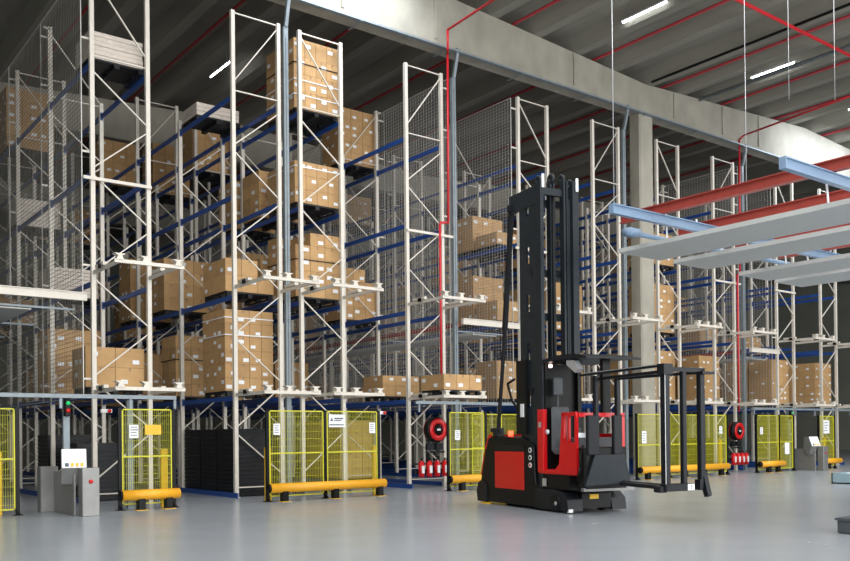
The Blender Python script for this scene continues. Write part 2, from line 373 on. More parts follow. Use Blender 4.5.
# ------------------------------------------------------------------ beams and boards across the walkways
def walkway(xa, xb, z, where):
    t = thing('walkway_beam', 'cream cross beam over the walkway, %s' % where, 'beam', (xa, 22.9, z))
    m = MB(); m.box(0, -.06, -.1, xb-xa, .06, .08); m.box(0, -.09, .08, xb-xa, .09, .1); m.build('beam', M['cream'], t)
    b1 = thing('walkway_board', 'grey board running deep over the walkway, %s' % where, 'board', (xa+.9, 23.4, z-.35))
    MB().box(0, 0, 0, 1.1, 18, .03).box(0, 0, .03, .03, 18, .1).build('panel', M['board'], b1)
    for y in (.3, 4.1, 7.9, 11.7): MB().box(-.7, y, .1, xb-xa-.95, y+.05, .15).build('crossbar', M['galv'], b1)
    
    tag(MB().box(xa+.35, 23.6, z-.1, xa+.45, 40, z+.05).build('walkway_rail', M['oxide']), 'red oxide rail running deep over the walkway, %s' % where, 'rail')
walkway(3.75, 6.93, 5.25, 'at the left edge behind mesh')
walkway(19.2, 21.8, 5.50, 'left of the truck mast')
walkway(36.05, 38.35, 5.4, 'at far right')
# ------------------------------------------------------------------ pallets and cartons
def pallet_mesh(d=1.18):
    m = MB(); w = 1.44
    m.box(0, 0, .10, w, d, .15)
    for i in range(3):
        for j in range(3): m.box(i*(w-.14)/2, j*(d-.14)/2, .02, i*(w-.14)/2+.14, j*(d-.14)/2+.14, .10)
    for i in range(3): m.box(i*(w-.14)/2, 0, 0, i*(w-.14)/2+.14, d, .02)
    return m.mesh('pallet', M['blk2'])
PAL = pallet_mesh(); PALS = {1.18: PAL}
def flat_pallet():
    m = MB(); w, d = 1.38, 1.15
    m.box(0, 0, .02, w, d, .118); m.box(.02, .02, 0, w-.02, d-.02, .03); m.box(-.02, -.02, .095, w+.02, d+.02, .112)
    return m.mesh('pallet', M['blk2'])
FP = flat_pallet()
CM = {}
def carton_mesh(w, d, h):
    k = (round(w, 3), round(d, 3), round(h, 3))
    if k not in CM:
        m = MB(); g = .006; m.box(g, g, 0, w-g, d-g, h-g)
        m.mi = 1; m.box(w/2-.03, g-.0015, h-.09, w/2+.03, d-g+.0015, h-g+.0015)
        CM[k] = m.mesh('carton', [M['carton'], M['tape']])
    return CM[k]
LBF = MB().box(-.09, -.012, -.055, .09, -.009, .055).mesh('shipping_label', M['white'])
LBS = MB().box(-.012, -.09, -.055, -.009, .09, .055).mesh('shipping_label', M['white'])
STK = []   # every carton: (pixel size, data)
pall_n = 0
def C(x, y, z, w, d, h, lab, grp, labels):
    STK.append(((w*h)/max(1, (.61*x+.79*y))**2, x, y, z, w, d, h, lab, grp, labels))
def stack(k, lv, y, h, desc, nx=3, ny=2, lay=None, dx=0, wx=None, base=None, dlen=1.18, plab=None, top=None, yk=None):
    x0, x1 = RK[k][:2]; z = LV[lv] if base is None else base
    x = (x0+x1)/2-.72+dx
    L_ = dlen; PALS.setdefault(dlen, None) or PALS.update({dlen: pallet_mesh(dlen)}); i_ = (y-Y0)/PITCH; f0 = Y0+math.floor(i_)*PITCH; y = min(max(y, f0+.1), f0+PITCH-L_-.1) if base is None else y
    p = put('pallet', PALS[dlen], None, (x, y, z)); tag(p, 'black plastic pallet under the %s' % desc, 'pallet', 'loaded pallets in the racks')
    lay = lay or max(1, round(h/.42)); ch = h/lay; w = (1.54 if wx is None else wx)/nx; d = dlen/ny; x -= .05; nrow = ('front', 'middle', 'back') if ny == 3 else ('front', 'back')
    for l in range(lay):
        lz = z+.152+l*ch
        nn = range(nx)
        for i in nn:
            for j in range(ny):
                if l == lay-1 and top and (i, j) in top: continue
                side = ('left', 'middle', 'right')[min(2, i)] if nx == 3 else ('left', 'right', 'far right', 'rightmost')[i]
                row = nrow[j]
                from_top = ('top', '2nd', '3rd', '4th', '5th', '6th', '7th', '8th')[min(7, lay-1-l)]
                lb = random.random() < .75
                C(x+i*w, y+.01+j*d, lz, w, d, ch, '%s %s carton, %s layer, %s' % (row, side, from_top, desc) if from_top != 'top' else '%s %s carton, top layer, %s' % (row, side, desc), 'cartons of the '+desc, lb)
# (rack, level, y, height, description)
FR = [
 ('B', 3, 23.45, 2.1, 'tall strapped stack at the very top of third rack', dict(nx=4, lay=4, dlen=1.75, ny=3)),
 ('B', 2, 23.45, 1.25, 'labelled stack mid-height in third rack', dict(nx=4, dlen=1.75, ny=3)),
 ('B', 1, 23.45, 1.95, 'strapped stack above third rack station', dict(top={(0, 0), (0, 1)}, dlen=1.75, ny=3)),
 ('A', 0, 23.7, 2.35, 'large labelled stack above the black pallets', dict(nx=4, lay=6, ny=3, dlen=1.55, dx=-.03)),
 ('A', 1, 23.7, .95, 'short stack on second rack above the big stack', dict(top={(2, 0), (2, 1)}, dlen=1.55)),
 ('A', 0, 27.4, 1.95, 'stack behind the large labelled stack', dict()),
 ('A', 1, 31.5, 2.2, 'stack seen between first and second racks', dict()),
 ('A', 0, 31.4, 1.7, 'third deep stack of second rack', dict()),
 ('B', 3, 31.0, 1.9, 'golden stack high between second and third racks', dict()),
 ('B', 3, 34.9, 2.0, 'golden stack high right of the leftmost rack', dict()),
 ('B', 1, 27.4, 2.0, 'deeper stack of third rack, middle level', dict()),
 ('B', 2, 27.6, 1.6, 'deeper stack of third rack, upper level', dict()),
 ('B', 1, 25.7, 1.5, 'second stack of third rack, middle level', dict()),
 ('B', 2, 25.9, 1.5, 'third stack of third rack, upper level', dict()),
 ('B', 0, 31.5, 1.2, 'deep low stack of third rack', dict()),
 ('C', 3, 27.2, 2.0, 'top stack right of third rack top', dict()),
 ('C', 1, 27.13, 1.85, 'stack right of third rack station', dict(top={(2, 0), (2, 1)})),
 ('C', 0, 24.6, .7, 'low stack left of the red hose reel rack', dict()),
 ('Z', 0, 23.5, 1.05, 'two-layer stack low in the leftmost rack', dict(nx=2, dx=-.08)),
 ('Z', 0, 27.3, 1.9, 'low stack behind the left mesh', dict()),
 ('D', 2, 25.7, 1.3, 'upper stack behind mesh left of mast', dict(lay=2)),
 ('D', 1, 25.7, 1.85, 'middle stack behind mesh left of mast', dict()),
 ('D', 2, 24.35, .45, 'flat stack behind mesh beside mast top', dict()),
 ('D', 2, 23.2, .45, 'flat stack behind mesh beside the mast', dict()) if False else ('D', 0, 24.4, 1.4, 'low stack behind the mast stay', dict()),
 ('D', 1, 24.35, .75, 'short stack behind mesh beside the mast', dict()),
 ('F', 1, 23.5, 2.0, 'stack right of the column, middle level', dict()),
 ('F', 0, 23.5, 2.1, 'low stack right of the column', dict()),
 ('F', 0, 25.0, 2.1, 'second low stack right of the column', dict()),
 ('F', 2, 23.5, 1.3, 'upper stack right of the column', dict()),
 ('E', 0, 25.2, 2.0, 'low stack right of the mast', dict()),
 ('E', 1, 25.2, 1.9, 'middle stack right of the mast', dict()),
 ('E', 1, 27.4, 1.9, 'deeper middle stack right of the mast', dict()),
 ('E', 2, 27.4, 1.6, 'upper stack right of the mast', dict()),
 ('G', 0, 24.0, 2.1, 'low stack behind the load carriage', dict()),
 ('G', 0, 25.5, 2.0, 'second low stack behind the load carriage', dict()),
 ('G', 0, 27.2, 2.1, 'third low stack behind the load carriage', dict()),
 ('G', 0, 28.6, 2.0, 'fourth low stack behind the load carriage', dict()),
 ('H', 0, 23.5, 2.1, 'low stack right of far hose reel', dict()),
 ('H', 0, 24.75, 2.1, 'second low stack right of far reel', dict()),
 ('H', 0, 27.2, 2.0, 'third low stack right of far reel', dict()),
 ('I', 0, 23.5, 2.1, 'low stack at the far right', dict()),
 ('I', 0, 24.8, 2.1, 'second low stack at the far right', dict()),
 ('I', 1, 27.4, .9, 'middle stack at the far right', dict()),
 ('H', 1, 27.4, 1.2, 'middle stack in the ninth rack', dict()),
 ('G', 1, 27.4, 1.4, 'middle stack in the eighth rack', dict()),
]
for k, lv, y, h, d_, kw in FR: stack(k, lv, y, h, d_, **kw)
# flat load on the transfer station beside the hose reel
stack('C', 0, 21.33, .48, 'one-layer load above the red hose reel', lay=1, base=2.95, nx=3, ny=2)
NM = {'Z': 'first', 'A': 'second', 'B': 'third', 'C': 'fourth', 'D': 'fifth', 'E': 'sixth', 'F': 'seventh', 'G': 'eighth', 'H': 'ninth', 'I': 'tenth'}
deep = [(k, lv, b_, o) for k in 'ZABCDEFGHI' for lv in range(4) for b_ in range(1, 7) for o in range(3)]
random.shuffle(deep)
used = [(k, lv, y) for k, lv, y, h, d_, kw in FR]
nd = 0
for k, lv, b_, o in deep:
    y = Y0+.1+PITCH*b_+o*1.21
    if nd > 72: break
    if b_ == 1 and (k in 'ZCD' or lv > 1): continue
    if any(a == k and c == lv and abs(e-y) < 1.7 for a, c, e in used): continue
    if lv >= 2 and random.random() < (.85 if k in 'ZA' else .6): continue
    used.append((k, lv, y)); nd += 1
    stack(k, lv, y, random.choice((.9, 1.3, 1.7, 2.0)), 'deep stack, %s level, bay %s, %s slot, %s rack' % (('bottom', 'lower', 'upper', 'top')[lv], ('one', 'two', 'three', 'four', 'five', 'six', 'seven')[b_], ('front', 'middle', 'rear')[o], NM[k]))
STK.sort(key=lambda s: -s[0])
first = {}
for s in STK[:300]:
    _, x, y, z, w, d, h, lab, grp, lb = s
    o = put('carton', carton_mesh(w, d, h), None, (x, y, z)); tag(o, lab, 'carton', grp)
    if lb:
        put('shipping_label', LBF, o, (w*random.choice((.3, .7)), .006, h*random.choice((.3, .65))))
        put('shipping_label', LBS, o, (.006, d*random.choice((.3, .7)), h*random.choice((.3, .65))))
rest = MB()
for s in STK[300:]:
    _, x, y, z, w, d, h, lab, grp, lb = s
    rest.mi = 0; rest.box(x+.006, y+.006, z, x+w-.006, y+d-.006, z+h-.006)
    if lb:
        rest.mi = 1; a = x+w*random.choice((.3, .7)); c = z+h*random.choice((.3, .65)); rest.box(a-.075, y-.004, c-.045, a+.075, y, c+.045)
        a = y+d*random.choice((.3, .7)); rest.box(x-.004, a-.075, c-.045, x, a+.075, c+.045)
tag(rest.build('carton', [M['carton'], M['white']]), 'brown cartons stacked on pallets deep inside the rack rows', 'carton', None, 'stuff')
# straps
def strap(x, y, z, w, d, lab, m='black'):
    t = MB(); e = .012
    t.box(x-e, y-e, z, x+w+e, y, z+.03); t.box(x-e, y+d, z, x+w+e, y+d+e, z+.03); t.box(x-e, y, z, x, y+d, z+.03); t.box(x+w, y, z, x+w+e, y+d, z+.03)
    tag(t.build('strap', M[m]), lab, 'strap')
bx = (RK['B'][0]+RK['B'][1])/2-.79; ax = (RK['A'][0]+RK['A'][1])/2-.79
strap(bx+.02, 23.46, LV[3]+1.5, 1.54, 1.75, 'upper black strap round the topmost carton stack of third rack')
strap(bx+.02, 23.46, LV[3]+1.0, 1.54, 1.75, 'white strap midway on the topmost carton stack of third rack', 'white')
strap(bx+.02, 23.46, LV[3]+.55, 1.54, 1.75, 'white strap low on the topmost carton stack of third rack', 'white')
strap(bx+.02, 23.46, LV[2]+1.22, 1.54, 1.75, 'white strap on the mid-height stack of third rack', 'white')
strap(bx+.02, 23.46, LV[1]+1.25, 1.54, 1.75, 'black strap on the stack above the third rack station')
strap(ax-.01, 23.71, LV[0]+1.75, 1.54, 1.55, 'upper white strap on the large labelled stack above black pallets', 'white')
strap(ax-.01, 23.71, LV[0]+2.25, 1.54, 1.55, 'topmost white strap on the large labelled stack', 'white')
strap(ax, 27.41, LV[0]+1.3, 1.54, 1.18, 'dark strap on the stack behind the large labelled stack')
# wrapped loads
def wrapped(k, lv, y, h, label, n=5):
    x0, x1 = RK[k][:2]; x = (x0+x1)/2-.72
    tag(put('pallet', PAL, None, (x, y, LV[lv])), 'black plastic pallet under the %s' % label, 'pallet', 'loaded pallets in the racks')
    m = MB(); a = h/n
    for i in range(n): j = random.uniform(0, .02); m.bev(x+j, y+.02+j, LV[lv]+.152+i*a, x+1.44-j, y+1.2-j, LV[lv]+.152+(i+1)*a-.004, .02)
    tag(m.build('wrapped_load', M['wrap']), label, 'load')
wrapped('Z', 3, 23.45, .72, 'film-wrapped pale load high in the leftmost rack', 6)
wrapped('Z', 1, 27.3, .85, 'white film-wrapped load behind the left mesh', 8)
wrapped('A', 3, 25.72, .4, 'pale wrapped load on the top level of second rack', 3)
wrapped('Z', 2, 31.2, .9, 'brown wrapped load behind the left mesh, upper level', 4)
# black pallet stacks standing at floor level
def pstack(x, y, n, lab, grp):
    for i in range(n):
        o = put('pallet', FP, None, (x, y, .02+i*.12))
        pos = 'topmost' if i == n-1 else ('bottom' if i == 0 else '%s from top' % ('2nd 3rd 4th 5th 6th 7th 8th 9th 10th 11th 12th 13th 14th 15th 16th 17th'.split()[n-2-i]))
        tag(o, 'flat black pallet, %s in the %s' % (pos, lab), 'pallet', grp)
pstack(ax+.08, 23.36, 16, 'front stack beside the middle fence', 'empty pallets front stack'); pstack(ax+.08, 24.55, 16, 'middle stack left of the middle fence', 'empty pallets middle stack'); pstack(ax+.08, 25.74, 16, 'back stack left of the middle fence', 'empty pallets back stack')
pstack(RK['Z'][0]+.02, 27.4, 15, 'stack behind the left console', 'empty pallets behind the console'); pstack(RK['Z'][0]+.02, 24.6, 13, 'stack behind the left yellow fence', 'empty pallets behind the left fence')
pstack(RK['B'][0]+.02, 27.3, 15, 'stack behind the double yellow fence', 'empty pallets behind the double fence')
pstack(RK['G'][0]+.03, 24.2, 12, 'stack beside the far fire extinguishers', 'empty pallets at far right'); 
for k, y, n_ in (('C', 24.6, 3), ('C', 26.6, 4), ('D', 24.2, 3), ('B', 31.2, 3)):
    stack(k, 0, y, n_*.42, 'floor stack', base=.02) if False else None
x0 = RK['C'][0]
for j, y in enumerate((27.3, 28.7)):
    p = put('pallet', PAL, None, (x0, y, .02)); tag(p, 'black pallet on the floor behind the hose reel rack, %s' % ('front', 'rear')[j], 'pallet')
    m_ = [(i, l) for i in range(3) for l in range(5)]
    for i, l in m_:
        o = put('carton', carton_mesh(.48, 1.18, .42), None, (x0+i*.48, y+.02, .172+l*.42)); tag(o, 'brown carton at floor level behind the hose reel rack, %s row, %s, tier %s' % (('front', 'rear')[j], ('left', 'middle', 'right')[i], 'one two three four five'.split()[l]), 'carton', 'floor level cartons')
# ------------------------------------------------------------------ fences
def fence_panel(t, x0, x1, name='mesh_panel'):
    z0, z1 = .12, 2.4
    f = MB()
    f.box(x0, -.015, z0, x1, .015, z0+.03); f.box(x0, -.015, z1-.03, x1, .015, z1); f.box(x0, -.015, z0, x0+.03, .015, z1); f.box(x1-.03, -.015, z0, x1, .015, z1); f.box(x0, -.012, 1.25, x1, .012, 1.28)
    f.build('panel_frame', M['yellow'], t)
    g = MB(); x = x0+.05
    while x < x1-.04: g.box(x-.003, -.004, z0, x+.003, .004, z1); x += .05
    z = z0+.12
    while z < z1-.05: g.box(x0, .004, z-.003, x1, .009, z+.003); z += .2
    g.build(name, M['yellow'], t)
def fpost(t, x):
    m = MB(); m.box(x-.04, -.035, 0, x+.04, .035, 2.42); m.box(x-.09, -.12, 0, x+.09, .09, .015); m.bar((x, 0, .14), (x, -.1, .02), .06, .03)
    m.build('post', M['black'], t)
def fence(x, spans, lab, y=21.15):
    t = thing('safety_fence', lab, 'fence', (x, y, 0))
    fpost(t, -.05)
    for a, c in spans: fence_panel(t, a, c); fpost(t, c+.05)
    return t
def paper(t, x, z, w=.2, h=.3, lines=4, name='notice'):
    MB().box(x-w/2, -.03, z-h/2, x+w/2, -.022, z+h/2).build(name, M['white'], t)
    m = MB()
    for i in range(lines): m.box(x-w*.35, -.034, z+h*.3-i*h*.2, x+w*random.uniform(.1, .36), -.03, z+h*.3-i*h*.2+h*.05)
    m.build('print', M['ink'], t)
def rail(x0, x1, lab, y=20.85, feet=None, r=.125):
    t = thing('guard_rail', lab, 'barrier', (x0, y, 0)); L = x1-x0
    smooth(MB().tube((0, 0, .36), (L, 0, .36), r, 20).build('tube', M['orange'], t))
    smooth(MB().tube((-.05, 0, .36), (.0, 0, .36), r*.93, 20).build('end_cap', M['black'], t))
    for fx in feet:
        MB().bev(fx-.09, -.09, .01, fx+.09, .09, .28, .02).build('foot', M['black'], t)
        MB().box(fx-.14, -.14, 0, fx+.14, .14, .012).build('base_plate', M['yel2'], t)
def guard_post(x, y, lab, h=1.42):
    tag(MB().bev(x-.09, y-.05, 0, x+.09, y+.05, h, .02).build('column_guard', M['yel2']), lab, 'guard')
fL = fence(2.6, [(0, 2.3)], 'yellow mesh fence cut by the left edge', 21.45)
f2 = fence(7.19, [(0, 1.22)], 'single yellow mesh fence right of the stainless console'); paper(f2, .28, 1.86, .22, .32); paper(f2, .3, 1.9, .2, .02, 0)
MB().box(.55, -.035, 1.78, .95, -.028, 2.02).build('sign', M['yel2'], f2)
f3 = fence(11.06, [(0, 1.66), (1.76, 3.44)], 'double yellow mesh fence in front of the third rack')
paper(f3, .22, 1.9); paper(f3, 3.26, 1.93)
MB().box(1.82, -.035, 1.95, 2.34, -.028, 2.3).build('sign', M['white'], f3)
m = MB(); m.prism([(1.86, 2.12), (1.96, 2.12), (1.91, 2.22)], 1, -.04, -.036); m.box(2.0, -.04, 2.17, 2.28, -.036, 2.21); m.box(2.0, -.04, 2.12, 2.22, -.036, 2.145); m.box(1.84, -.04, 2.0, 2.3, -.036, 2.03)
m.build('sign_print', M['ink'], f3)
f4 = fence(17.17, [(0, 1.4)], 'yellow mesh fence between the fire extinguishers and the truck'); paper(f4, .3, 1.7)
f4b = fence(19.3, [(0, 1.2), (1.31, 2.5)], 'yellow mesh fence farther back, just behind the truck rear', 22.6)
f5 = fence(26.0, [(0, 1.8), (1.9, 3.7), (3.8, 5.5)], 'long yellow mesh fence right of the truck'); paper(f5, .35, 1.55, .25, .45); paper(f5, 5.1, 1.8)
f6 = fence(33.68, [(0, 1.62), (1.7, 2.74)], 'yellow mesh fence left of the far console'); paper(f6, .3, 1.75); paper(f6, 2.25, .98, .35, .5, 0)
f7 = fence(38.62, [(0, 1.28)], 'yellow mesh fence right of the far console'); paper(f7, .6, 1.9, .5, .6)
f8 = fence(42.6, [(0, 2.5)], 'yellow mesh fence cut by the right edge')
rail(7.08, 8.47, 'short orange-yellow guard tube before the single fence', feet=(.45, 1.12))
rail(10.92, 14.55, 'long orange-yellow guard tube before the double fence', feet=(.42, 1.98, 3.45))
rail(17.0, 19.6, 'orange-yellow guard tube before the truck rear', feet=(.45, 1.6), y=20.9)
rail(25.8, 31.15, 'long orange-yellow guard tube right of the truck', feet=(.4, 1.5, 2.6, 3.8, 4.9))
rail(33.45, 35.2, 'short orange-yellow guard tube left of the far console', feet=(.6, 1.3))
rail(38.15, 39.9, 'short orange-yellow guard tube right of the far console', feet=(.7,))
for x, y, lab in ((4.6, 21.75, 'tall yellow column guard behind the left edge fence'), (8.35, 21.5, 'tall yellow column guard behind the single fence'), (11.15, 21.4, 'tall yellow column guard at the left end of the double fence'),
                  (14.6, 21.4, 'tall yellow column guard at the right end of the double fence'), (31.6, 21.5, 'tall yellow column guard at the right end of the long fence'), (36.1, 21.6, 'tall yellow column guard left of the far console'), (39.9, 21.6, 'tall yellow column guard right of the far console')):
    guard_post(x, y, lab)
# galvanised portals over the fences
def portal(x0, x1, y, lab, z=2.64):
    t = thing('overhead_gantry', lab, 'frame', (x0, y, z)); L = x1-x0
    m = MB(); m.box(0, -.05, 0, L, .05, .09); m.build('crossbeam', M['galv'], t)
    m = MB(); x = .1
    while x < L: MB().box(x, -.03, -.24, x+.06, .03, 0).build('drop_bar', M['galv'], t); x += 1.6
    MB().box(L-.06, -.03, -.24, L, .03, 0).build('drop_bar', M['galv'], t)
    return t
portal(2.5, 8.56, 21.24, 'galvanised crossbeam above the left fences and console')
MB().box(3.2, -.05, 0, 3.36, .05, -2.62).build('post', M['galv'], None) if False else None
portal(16.0, 21.6, 21.3, 'galvanised crossbeam above the fire extinguishers')
portal(33.6, 44, 21.3, 'galvanised crossbeam above the far right fences')
def gpost(x, y, lab): tag(MB().box(x-.07, y-.06, 0, x+.07, y+.06, 2.62).build('upright_support', M['galv']), lab, 'post')
gpost(6.0, 21.24+.2, 'galvanised post carrying the signal light behind the left console'); gpost(36.7, 21.5, 'galvanised post carrying the signal light behind the far console'); gpost(7.5, 21.5, 'galvanised post behind the single yellow fence')
def signal(x, y, z, lab):
    t = thing('signal_light', lab, 'signal light', (x, y, z))
    MB().bev(-.07, -.06, -.2, .07, .06, .2, .02).build('housing', M['black'], t)
    smooth(MB().tube((0, -.09, .1), (0, -.06, .1), .045, 14).build('green_lens', M['green'], t)); smooth(MB().tube((0, -.09, -.07), (0, -.06, -.07), .045, 14).build('red_lens', M['redsig'], t))
signal(6.0, 21.32, 2.42, 'green and red signal light above the left console'); signal(36.7, 21.38, 2.42, 'green and red signal light above the far console')
def alarm(x, y, z, lab):
    t = thing('alarm_lamp', lab, 'alarm light', (x, y, z)); MB().bev(-.16, -.05, -.045, .12, .05, .045, .015).build('housing', M['white'], t)
    smooth(MB().tube((.04, -.1, 0), (.04, -.05, 0), .045, 12).build('red_lens', M['redsig'], t))
alarm(7.45, 23.0, 2.4, 'small white alarm lamp with red lens left of the single fence'); alarm(15.0, 21.6, 2.37, 'small white alarm lamp with red lens at the double fence end')
# consoles
def console(x, y, lab, s=1):
    t = thing('access_console', lab, 'console', (x, y, 0))
    MB().bev(-.02, -.14, 0, .36, .14, 1.06, .015).build('pedestal', M['steel'], t)
    MB().bev(-.4, 1.75, 0, .0, 2.05, 1.06, .015).build('pedestal', M['steel'], t)
    MB().bev(-.1, .2, .0, -.05, 1.75, .95, .01).build('side_panel', M['steel'], t)
    hd = put('terminal', None, t, (-.05, .3, 0)); hd.rotation_euler = (0, 0, math.radians(-14))
    MB().prism([(-.16, 1.06), (.02, 1.47), (.26, 1.47), (.3, .95), (.08, .66), (.0, .7)], 0, -.27, .25).build('housing', M['steel'], hd)
    MB().prism([(-.172, 1.065), (.008, 1.475), (.02, 1.47), (-.16, 1.06)], 0, -.26, .24).build('screen', M['white'], hd)
    MB().prism([(-.168, 1.1), (-.138, 1.17), (-.13, 1.165), (-.16, 1.09)], 0, -.2, -.12).build('icon', M['ink'], hd)
    for a in (-.08, .02, .12): MB().prism([(-.168, 1.1), (-.138, 1.17), (-.13, 1.165), (-.16, 1.09)], 0, a, a+.06).build('icon', M['yel2'], hd)
    smooth(MB().tube((.17, -.165, .76), (.17, -.14, .76), .045, 14).build('stop_button', M['red'], t))
    return t
console(5.95, 20.15, 'stainless access console with tilted white terminal at lower left'); console(37.2, 20.3, 'far stainless access console with tilted terminal at right')
# hose reels and extinguishers
def reel(x, y, z, lab):
    t = thing('hose_reel', lab, 'hose reel', (x, y, z))
    smooth(MB().ring((0, -.14, 0), (0, 1, 0), .19, .36, .03).ring((0, .12, 0), (0, 1, 0), .19, .40, .03).build('flange', M['red'], t))
    smooth(MB().ring((0, 0, 0), (0, 1, 0), .15, .41, .2).build('hose', M['black'], t))
    smooth(MB().tube((0, -.17, 0), (0, .16, 0), .16, 20).build('hub', M['black'], t))
    MB().box(-.07, -.18, -.03, .07, -.172, .03).build('label_plate', M['white'], t)
    MB().box(-.3, .16, -.25, .3, .2, .25).build('bracket', M['char'], t)
    v = MB(); v.tube((-.25, -.05, -.72), (.3, -.05, -.72), .035); v.tube((.0, -.05, -.72), (.0, -.05, -.4), .03); v.box(-.35, 0, -.66, .3, .1, -.44); v.build('valve', M['char'], t)
reel(17.98, 22.85, 1.88, 'red hose reel on the rack end left of the truck'); reel(34.45, 22.6, 1.75, 'far red hose reel at right behind the long fence')
def ext_parts():
    t = thing('fire_extinguisher', '', 'fire extinguisher')
    smooth(MB().tube((0, 0, 0), (0, 0, .46), .1, 16).tube((0, 0, .46), (0, 0, .52), .1, 16, .03).build('cylinder', M['red'], t))
    MB().tube((0, 0, .52), (0, 0, .57), .02).bar((-.02, 0, .58), (.1, 0, .6), .03, .02).bar((-.02, 0, .56), (.08, 0, .55), .03, .015).build('valve', M['black'], t)
    smooth(MB().path([(.03, 0, .56), (.1, -.02, .5), (.105, -.03, .25), (.1, -.03, .12)], .012, 6).build('hose', M['black'], t))
    MB().box(-.055, -.108, .12, .05, -.095, .36).build('label', M['white'], t)
    return t
ex = ext_parts(); k = 0
ords = ('leftmost', 'second from left', 'third from left', 'rightmost')
for gx, gy, nm, sp in ((17.42, 22.9, 'under the near hose reel', .32), (33.75, 22.3, 'under the far hose reel', .31)):
    for i in range(4):
        o = ex if k == 0 else copy_tree(ex); k += 1
        o.location = (gx+i*sp, gy, .36 if gx < 20 else .3); tag(o, 'red fire extinguisher, %s of four %s' % (ords[i], nm), 'fire extinguisher', 'extinguishers '+nm)
    tag(MB().box(gx-.2, gy+.09, .45, gx+1.15, gy+.12, .6).box(gx-.2, gy+.09, .75, gx+1.15, gy+.12, .8).build('extinguisher_bracket', M['char']), 'dark wall bracket holding the four extinguishers %s' % nm, 'bracket')
# ------------------------------------------------------------------ narrow aisle lift truck
RZ = math.atan2(-.2, .98)
T = thing('lift_truck', 'red and black narrow-aisle lift truck with tall dark mast', 'lift truck', (14.0, 13.5, 0), RZ)
def tp(mb, name, m, parent=None, sm=False):
    o = mb.build(name, M[m], parent or T); return smooth(o) if sm else o
prof = [(.95, .06), (3.25, .06), (3.4, .2), (3.44, .6), (3.24, 1.25), (3.05, 1.62), (2.4, 1.66), (1.5, 1.62), (1.05, 1.45), (.98, .6), (.6, .46), (.6, .06)]
body = tp(MB().prism(prof, 0, 0, 1.5), 'body', 'black')
mod = body.modifiers.new('b', 'BEVEL'); mod.width = .04; mod.segments = 2; mod.limit_method = 'ANGLE'
h_ = tp(MB().bev(-.012, 1.42, .42, .02, 2.72, 1.3, .008), 'battery_door', 'red')
tp(MB().box(-.016, 1.42, 1.32, .0, 2.72, 1.45), 'door_recess', 'char')
tp(MB().prism([(3.2, 1.34), (3.29, 1.34), (3.08, 1.7), (2.94, 1.7)], 0, .03, 1.47).prism([(3.44, .7), (3.49, .7), (3.29, 1.3), (3.22, 1.3)], 0, .03, 1.47), 'rear_cover', 'red')
tp(MB().prism([(3.1, .05), (3.55, .05), (3.6, .3), (3.5, .52), (3.3, .6), (3.1, .45)], 0, -.03, .35), 'fender', 'char')
tp(MB().prism([(3.1, .05), (3.55, .05), (3.6, .3), (3.5, .52), (3.3, .6), (3.1, .45)], 0, 1.15, 1.53), 'fender', 'char')
tp(MB().tube((.6, 3.1, .2), (.9, 3.1, .2), .2, 20), 'drive_wheel', 'black', None, True)
tp(MB().box(-.04, 3.05, .0, .1, 3.35, .04), 'floor_sensor', 'yel2')
for z in (1.0, 1.17, 1.34):
    bd = tp(MB().tube((-.012, 1.15, z), (-.001, 1.15, z), .06, 16), 'badge', 'white'); tp(MB().tube((-.016, 1.15, z), (-.012, 1.15, z), .035, 14), 'badge_disc', 'redsig' if z < 1.1 else 'char', bd)
tp(MB().tube((.1, 2.15, 1.66), (.1, 2.15, 1.78), .06, 14), 'beacon', 'beacon', None, True)
tp(MB().bev(.05, 2.75, 1.64, .3, 3.05, 1.86, .03), 'control_box', 'char'); tp(MB().box(.05, 2.9, 1.66, .12, 3.05, 1.76), 'warning_label', 'yel2')
# mast
def rail_plate(t0, y0, y1, z0, z1, slots=True):
    m = MB()
    if not slots: m.box(t0, y0, z0, t0+.06, y1, z1); return m
    ym = (y0+y1)/2+.1
    m.box(t0, y0, z0, t0+.06, ym-.07, z1); m.box(t0, ym+.07, z0, t0+.06, y1, z1)
    z = z0
    while z < z1-.9: m.box(t0, ym-.07, z, t0+.06, ym+.07, z+.7); z += 1.1
    m.box(t0, ym-.07, z, t0+.06, ym+.07, z1); return m
MS = put('mast', None, T)
tp(rail_plate(.1, .78, 1.68, .5, 7.3), 'outer_rail', 'mast', MS)
tp(rail_plate(1.0, 1.0, 1.2, .5, 7.4, False), 'outer_rail', 'mast', MS)
tp(MB().box(.03, .70, .5, .13, .82, 7.4).box(.03, .68, .5, .06, .72, 7.4), 'front_profile', 'mast', MS); tp(MB().box(.92, .70, .5, 1.08, .82, 7.45), 'front_profile', 'mast', MS)
for a, c, y_, zt in ((.25, .32, 1.0, 7.4), (.46, .50, .92, 7.45), (.54, .59, .92, 7.4), (.74, .79, .8, 7.5), (.82, .87, .8, 7.45)): tp(MB().box(a, y_, .6, c, y_+.16, zt), 'inner_rail', 'mast', MS)
for z in (1.0, 2.6, 4.3, 5.3, 6.9): tp(MB().box(.1, 1.1, z, 1.08, 1.22, z+.16), 'crossbar', 'mast', MS)
m = MB()
m.box(.09, .78, 6.9, .17, 2.1, 7.32); m.box(.08, .85, 7.1, 1.1, .95, 7.26); tp(m, 'head_beam', 'mast', MS)
tp(MB().tube((.52, .9, .8), (.52, .9, 7.3), .03), 'lift_chain', 'black', MS, True)
for t_ in (.1, 1.02): tp(MB().box(t_-.03, .66, 7.2, t_+.03, .69, 7.5), 'wear_pad', 'white', MS)
m = MB()
for t_, z in ((.15, 7.42), (.5, 7.5), (.78, 7.52), (1.0, 7.42)): tp(MB().ring((t_, .95, z), (1, 0, 0), .05, .12, .05, 16), 'sheave', 'mast', MS, True)
